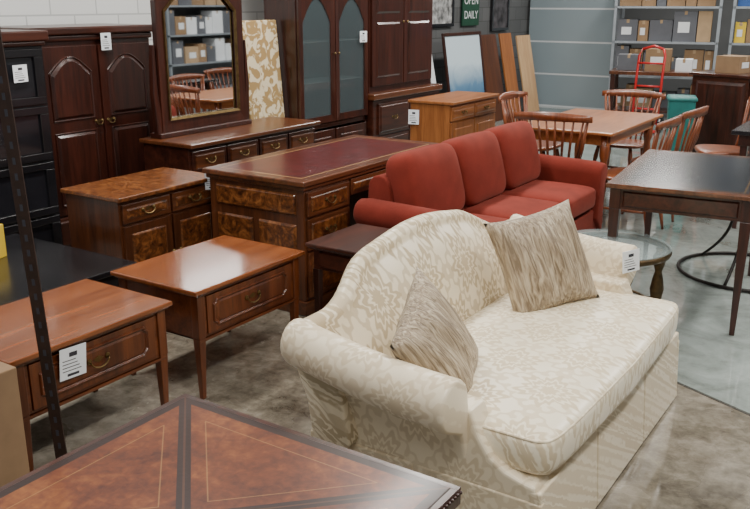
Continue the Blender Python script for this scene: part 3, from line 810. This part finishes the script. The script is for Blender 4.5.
for (x,y,bd,bw,bh,mt) in ((-3.80,12.36,.26,.3,.22,GREY),(-3.42,12.46,.26,.34,.30,CARD),(-3.08,12.53,.24,.22,.17,WHT)):
    carton((x,y,.75),-pi/2+.2,bd,bw,bh,mt,'on dark workbench','boxes on the workbench')
for (x,y,bd,bw,bh,mt) in ((-1.86,9.62,.26,.28,.17,CARD),(-1.74,9.98,.24,.25,.14,GREY)):
    carton((x,y,.98),-.3,bd,bw,bh,mt,'on dark buffet cabinet','boxes on the buffet')
# red hand truck
T=thing('hand_truck','red two-wheeled hand truck','hand truck',(-3.3,11.6,0),-pi/2)
q=M()
for s in (-.17,.17): q.tube([(0,s,.1),(-.05,s,.7),(-.1,s,1.0),(-.14,s*.8,1.08)],.017,8)
q.tube([(-.14,-.136,1.08),(-.17,0,1.12),(-.14,.136,1.08)],.017,8)
for z in (.3,.6,.9): q.tube([(-.02-z*.06,-.17,z),(-.02-z*.06,.17,z)],.013,8)
q.obj('frame',REDP,T,smooth=True)
M().box(0,.2,-.2,.2,.02,.03).obj('toe_plate',REDP,T)
for s in (-.2,.2):
    w=M().lathe([(.02,-.02),(.11,-.02),(.12,0),(.11,.02),(.02,.02)],(0,0,0),20);w.v=[(a[0]-.06,a[2]+s,a[1]+.12) for a in w.v];w.obj('wheel',BLKM,T,smooth=False)
o=M().hexa((-.10,.10,-.13,.13,0),(-.13,.13,-.16,.16,.75)).box(-.145,.145,-.175,.175,.73,.77).obj('teal_bin',TEAL,None,(-2.2,9.0,0),(0,0,.3),bev=.02);solo(o,'teal plastic bin beside dining chairs','bin')
# leaning pictures and boards along far left wall
m,nt,b=newmat('seascape_print');o=xyz(nt)
f=mth(nt,'ADD',o[2],mth(nt,'MULTIPLY',noise(nt,coords(nt),3,4,1),.25))
nt.links.new(ramp(nt,f,[(.35,(.02,.05,.12)),(.7,(.10,.20,.32)),(1,(.5,.6,.66))]),b.inputs['Base Color']);b.inputs['Roughness'].default_value=.8;b.inputs['Specular IOR Level'].default_value=.1
def picture(loc,w,h,lean,pm,fm,label,yaw=0):
    T=thing('framed_picture',label,'picture',loc,0,None,(0,-lean,yaw))
    q=M();q.box(0,.03,-w/2,w/2,0,.045);q.box(0,.03,-w/2,w/2,h-.045,h);q.box(0,.03,-w/2,-w/2+.045,.045,h-.045);q.box(0,.03,w/2-.045,w/2,.045,h-.045);q.obj('frame',fm,T,bev=.005)
    M().box(.005,.015,-w/2+.045,w/2-.045,.045,h-.045).obj('picture',pm,T)
    return T
picture((-5.4,10.6,0),1.1,1.30,.15,m,DK,'large framed blue seascape print leaning on wall')
for k,(y,h,w,mt) in enumerate(((9.55,1.55,.16,PINE),(9.80,1.45,.12,WHT),(11.5,1.25,.55,MID),(12.15,1.25,.4,OAK),(12.75,1.2,.5,PINE))):
    o=M().box(-.012,.012,-w/2,w/2,0,h).obj('leaning_board',mt,None,(-5.4-.02*(k%2),y,0),(0,-.2,0),bev=.002)
    solo(o,['long pine board leaning on wall','white board leaning on wall','walnut panel leaning on wall','honey oak panel leaning on wall','pine panel leaning on wall'][k],'board','boards leaning along the wall')
# sign
SG=plain('sign_green',(.005,.05,.025),.6,0,.15)
T=thing('open_sign','green wall sign with white lettering','sign',(-5.93,11.5,1.60))
M().box(0,.02,-.26,.26,-.25,.3).obj('board',SG,T)
for i,(tx,sz) in enumerate((('OPEN',.17),('DAILY',.155))):
    c=bpy.data.curves.new('lettering','FONT');c.body=tx;c.size=sz;c.align_x='CENTER';c.extrude=.001
    tmp=bpy.data.objects.new('tmp',c);SC.objects.link(tmp);bpy.context.view_layer.update()
    me=bpy.data.meshes.new_from_object(tmp);me.materials.clear();me.materials.append(WHT);bpy.data.objects.remove(tmp)
    o=bpy.data.objects.new('lettering',me);SC.objects.link(o);o.parent=T;o.location=(.023,0,.05-i*.2);o.rotation_euler=(pi/2,0,pi/2)
picture((-5.93,10.6,1.35),.75,.62,0,plain('photo_print',(.3,.3,.3),.5,0,.9,12),BLKM,'black and white framed photograph hung on wall')
picture((-5.93,12.5,1.25),.6,.8,0,plain('dark_print',(.05,.045,.05),.5,0,.9,9),BLKM,'dark framed poster hung on wall')
# ------------------------------------------------------------ lights
def area(loc,sx,sy,e,col=(1,.965,.91),rot=(0,0,0)):
    l=bpy.data.lights.new('fluorescent_light','AREA');l.shape='RECTANGLE';l.size=sx;l.size_y=sy;l.energy=e;l.color=col
    o=bpy.data.objects.new('fluorescent_light',l);SC.objects.link(o);o.location=loc;o.rotation_euler=rot
for (x,y) in ((-3.4,2.4),(-3.4,5.9),(-3.4,9.4),(-3.4,12.9),(.2,2),(.2,5.5),(.2,9),(.2,12.5)):
    area((x,y,3.5),.3,2.4,118)
area((-.5,-.5,3.4),1.2,1.2,40)
w=bpy.data.worlds.new('world');bpy.context.scene.world=w;w.use_nodes=True
w.node_tree.nodes['Background'].inputs[0].default_value=(.9,.95,1,1);w.node_tree.nodes['Background'].inputs[1].default_value=.45
